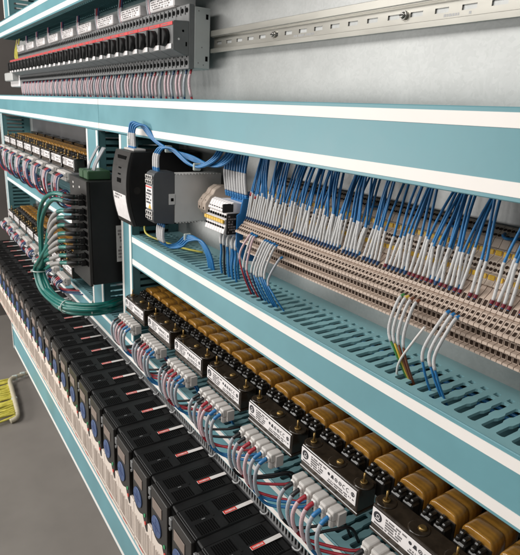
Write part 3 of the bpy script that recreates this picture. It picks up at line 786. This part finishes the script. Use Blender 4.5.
mb=MB().use('fascia'); disc(mb,'x',xb+.0005,.545,-.222,.010,22); printing(mb,'x',xb+.0005,.565,.60,-.208,-.165,7,random.Random(6),cell=.0035); printing(mb,'x',xb+.0005,.565,.60,-.238,-.226,2,random.Random(7),cell=.0035); printing(mb,'x',xb+.0005,.565,.60,-.300,-.250,8,random.Random(8),cell=.0035)
mb.build('side_print','fascia',r,org)
MB().use('strip').box(xa+.02,xb-.02,.545,.58,-.1188,-.113,.001).build('top_terminals','strip',r,org)

for i in range(4):
    x=-1.488+.013*i
    wire('wire',f'blue wire arching from the power supply top to the duct, {ordn(i)} from the left',[(x,.560,-.116),(x,.558,-.098),(x+.001,.558,-.070),(x+.010,.562,-.045-.003*i),(x+.035,.578,-.052),(-1.40+.008*i,.590,-.085),(-1.33+.006*i,.60,-.104),(-1.22+.01*i,.615,-.112-.004*i),(-1.13+.01*i,.625,-.125),(-1.095+.012*i,.640,-.100),(-1.085+.012*i,.655,-.06)],.0030,'w_blue','blue wires arching from the power supply',[(.04,.19,'sleeve',1.4)],[(0,.05,'w_blue',1.6)],n=8)
for i in range(3):
    x=-1.306+.012*i
    wire('wire',f'blue wire arching from the grey relay top, {ordn(i)} from the left',[(x,.556,-.158),(x,.554,-.140),(x+.001,.556,-.115),(x+.012,.566,-.098),(x+.045,.580,-.100),(-1.20+.008*i,.595,-.128),(-1.155+.008*i,.605,-.130),(-1.120+.010*i,.625,-.105),(-1.11+.010*i,.645,-.06)],.0030,'w_blue','blue wires arching from the grey relay',[(.07,.26,'sleeve',1.4)],[(0,.085,'w_blue',1.6)],n=8)
for i in range(4):
    x=-1.312+.011*i
    wire('wire',f'blue wire curving from under the grey relay into the slotted duct, {ordn(i)} from the left',[(x,.570,-.292),(x,.566,-.312),(x+.001,.568,-.338),(x+.012,.582,-.354),(x+.045,.600,-.345),(-1.235+.006*i,.612,-.318-.003*i),(-1.190+.007*i,.622,-.318),(-1.160+.008*i,.632,-.350),(-1.150+.008*i,.640,-.405)],.0032,'w_blue','blue wires curving from under the grey relay',[(.06,.27,'sleeve',1.35)],n=8)
wire('earth_wire','yellow green wire lying on the slotted duct below the power supply',[(-1.55,.625,-.345),(-1.52,.618,-.372),(-1.44,.630,-.378),(-1.33,.650,-.377),(-1.27,.68,-.378)],.003,'yg','wires under the relay')
for i,(x,y,z) in enumerate(((-1.318,.598,-.102),(-1.165,.602,-.131),(-1.232,.612,-.318),(-1.478,.558,-.094))):
    mb=MB().use('tie'); mb.box(x-.003,x+.003,y-.008,y+.012,z-.011,z+.007,.002); o=mb.build('cable_tie','tie'); tag(o,f"pale cable tie {('on the blue wires behind the power supply','on the blue wires above the grey relay','on the blue wires below the grey relay','on the white sleeves above the power supply')[i]}",'cable tie','small pale cable ties')

# ------------------------------------------------------------------ network switch with green cables
r=thing('network_switch',(-1.775,.735,-.57),'black network switch box with green cables plugged in front','network switch'); org=tuple(r.location)
xa,xb=-1.872,-1.682
MB().use('black').box(xa+.002,xb,.500,.735,-.572,-.234,.0015).build('case','black',r,org)
MB().use('fascia').box(xa,xb,.4895,.4995,-.576,-.232,.0015).build('front_panel','fascia',r,org)
PZ=[-.285,-.304,-.331,-.352,-.377,-.404,-.428,-.449,-.477,-.502]
mb=MB().use('hole')
for z in PZ: mb.box(-1.735,-1.690,.4882,.4893,z-.008,z+.008)
mb.build('port','hole',r,org)
mb=MB().use('strip')
for x,z in ((-1.83,-.27),(-1.76,-.262),(-1.83,-.255)): mb.box(x,x+.012,.488,.4893,z,z+.006)
mb.build('front_marks','label',r,org)
lb=MB().use('grey_light').box(xb+.0003,xb+.001,.580,.640,-.500,-.378).build('side_label','grey_light',r,org)
mb=MB(); printing(mb,'x',xb+.0013,.585,.632,-.49,-.39,9,random.Random(3),cell=.004); mb.build('label_print','ink_soft',lb,org)
for x in (-1.79,-1.74): MB().use('plug_green').box(x-.022,x+.022,.505,.58,-.2338,-.205,.003).build('green_plug','plug_green',r,org)
for i,x in enumerate((-1.795,-1.785,-1.745,-1.735,-1.725)):
    wire('wire',f'grey wire rising slantwise from the green plugs of the network switch, {ordn(i)} from the left',[(x,.53,-.207),(x+.012,.535,-.18),(x+.05,.55,-.13)],.0028,'w_grey','grey wires in the green plugs',seg=4)
rnd=random.Random(17)
for i,z in enumerate(PZ):
    x=-1.712
    a=(i-4.5)/9
    y0=.489
    ang=2*math.pi*i/10; oy=.015*math.cos(ang)*(1 if i%2 else .6); ox=.014*math.sin(ang)*(1 if i%2 else .6)
    up = i<2
    pts=[(x,y0-.004,z),(x-.010,y0-.045,z+.002)]
    if up: pts+=[(x-.075,.418,z+.004),(x-.155-.03*(1-i),.408,z-.035),(-1.985+.03*i,.408,z-.105)]
    else: pts+=[(x-.07,.425,z-.010),(x-.15,.415,z-.035-.004*(9-i))]
    zz=min(-.555,z-.085)
    if not up: pts+=[(-1.985+ox,.410+oy,zz)]
    else: pts+=[(-2.06+ox+.02,.408+oy,-.50)]
    pts+=[(-2.060+ox,.410+oy,-.606),(-2.020+ox*1.2,.412+oy,-.655+oy*.6),(-1.925+ox*.5,.422+oy,-.682-ox),(-1.80,.440+oy,-.676-ox*1.3),(-1.735+.002*i,.485+oy,-.668-ox*1.3),(-1.705+.002*i,.545+oy,-.662-ox*1.3),(-1.745,.615+oy,-.672-ox),(-1.76,.66+oy,-.70-ox)]
    o=wire('network_cable',f"green network cable plugged into port {i+1} from the top of the network switch",pts,.0070,'cable_green','green cables from the network switch',seg=7,n=10,cat='cable')
    path=sample(pts,7); n=len(path)-1
    org=tuple(path[0])
    b=MB().use('black'); b.tube(span(path,0,4.0/n),.0072,10); b.box(x-.010,x+.008,y0-.020,y0-.001,z-.0075,z+.0075,.002); b.tube(span(path,4/n,11/n),.0082,10,True,.0066); b.build('plug','black',o,org)
    if i>=2: MB().use('boot').tube(span(path,14/n,22/n),.0074,10).build('marker_boot','boot',o,org)
for i,(p,ax,rad) in enumerate((((-2.010,.409,-.560),(0,0,1),.026),((-2.055,.410,-.610),(0,0,1),.026),((-1.80,.440,-.676),(1,.2,0),.024),((-1.725,.505,-.665),(.4,1,0),.024))):
    q=Vector(ax).normalized(); u=q.orthogonal().normalized(); v=q.cross(u); P=Vector(p)
    ring=[P+(u*math.cos(2*math.pi*k/18)+v*math.sin(2*math.pi*k/18))*rad for k in range(19)]
    mb=MB().use('tie').tube(ring,.0022,6); mb.box(p[0]-.004,p[0]+.004,p[1]-rad-.005,p[1]-rad+.003,p[2]-.004,p[2]+.004,.001)
    o=mb.build('cable_tie','tie',None,p); tag(o,f"white cable tie round the green bundle, {('topmost','second from the top','third from the top','nearest the upright duct')[i]}",'cable tie','white ties round the green bundle')

# ------------------------------------------------------------------ earth wires on the floor
rnd=random.Random(40)
for i in range(32):
    t=(i+rnd.uniform(-.4,.4))/31; x0=-3.32+.45*t; y0=.430-.0015*i
    h=-1.690+rnd.uniform(0,.016); pts=[(x0,y0+.01,-1.668),(x0+.006,y0-.05,h+.012),(x0+rnd.uniform(-.035,.035),y0-.22,h),(x0-.01+rnd.uniform(-.03,.03),y0-.8,h)]
    wire('earth_wire',f'yellow green earth wire lying on the floor, {nth(i+1)} from the back',pts,.0062,'yg','yellow green earth wires on the floor',seg=5,n=7)
o=MB().use('wrap').tube(sample([(-3.42,.70,-1.675),(-3.37,.58,-1.672),(-3.345,.50,-1.67),(-3.30,.440,-1.665),(-3.16,.425,-1.660),(-3.0,.415,-1.665),(-2.87,.400,-1.675),(-2.85,.36,-1.685)],8),.013,12).build('cable_wrap','wrap'); tag(o,'cream wrapped cable trunk that the yellow green wires branch from','cable')
for i,(x,y) in enumerate(((-3.35,.52),(-3.33,.47),(-3.05,.418))):
    o=MB().use('tie').box(x-.007,x+.007,y-.016,y+.016,-1.690,-1.653,.004).build('cable_tie','label'); tag(o,f"pale tie round the cream cable trunk, {('farthest','middle','nearest')[i]}",'cable tie','ties round the cream trunk')

# ------------------------------------------------------------------ lift all onto the floor
for o in list(COL.objects):
    if o.parent is None: o.location.z += LIFT

# ------------------------------------------------------------------ camera
R=((0.55457049,0.27215033,-0.78637508),(0.83062236,-0.12405536,0.54284138),(0.05018042,-0.95422454,-0.29485159))
right=Vector([R[i][0] for i in range(3)]); down=Vector([R[i][1] for i in range(3)]); fwd=Vector([R[i][2] for i in range(3)])
cam=bpy.data.cameras.new('camera'); co=bpy.data.objects.new('camera',cam); COL.objects.link(co)
mw=Matrix((right,-down,-fwd)).transposed().to_4x4(); mw.translation=Vector((0,0,LIFT)); co.matrix_world=mw
cam.sensor_fit='HORIZONTAL'; cam.sensor_width=36; cam.lens=36*536/520; cam.clip_start=.02; cam.clip_end=60
cam.dof.use_dof=True; cam.dof.focus_distance=.95; cam.dof.aperture_fstop=16
scene.camera=co

# ------------------------------------------------------------------ light: ceiling tubes of the workshop, plus two added fills
def area(name, loc, target, sx, sy, power, col):
    l=bpy.data.lights.new(name,'AREA'); l.shape='RECTANGLE'; l.size=sx; l.size_y=sy; l.energy=power; l.color=col
    o=bpy.data.objects.new(name,l); COL.objects.link(o); o.location=loc
    d=Vector(target)-Vector(loc); o.rotation_euler=d.to_track_quat('-Z','Y').to_euler(); return o
area('overhead_light',(-2.6,-1.7,LIFT+1.5),(-2.2,.6,LIFT-.6),3.0,1.0,98,(1,.98,.95))
area('overhead_light',(.3,-1.5,LIFT+1.7),(-.7,.7,LIFT+.1),2.0,.9,25,(1,.98,.95))  # weaker fill added over the near end
area('low_fill_light',(-3.6,-2.3,LIFT-.6),(-2.3,.5,LIFT-1.2),1.8,1.0,75,(1,.98,.95))  # added low fill without a real source, brightens the faces turned to the front
w=bpy.data.worlds.new('World'); scene.world=w; w.use_nodes=True
w.node_tree.nodes['Background'].inputs[0].default_value=(.50,.49,.48,1); w.node_tree.nodes['Background'].inputs[1].default_value=.36
scene.view_settings.view_transform='Standard'; scene.view_settings.look='None'; scene.view_settings.exposure=0
scene.render.engine='CYCLES'; scene.cycles.use_denoising=True; scene.cycles.max_bounces=6
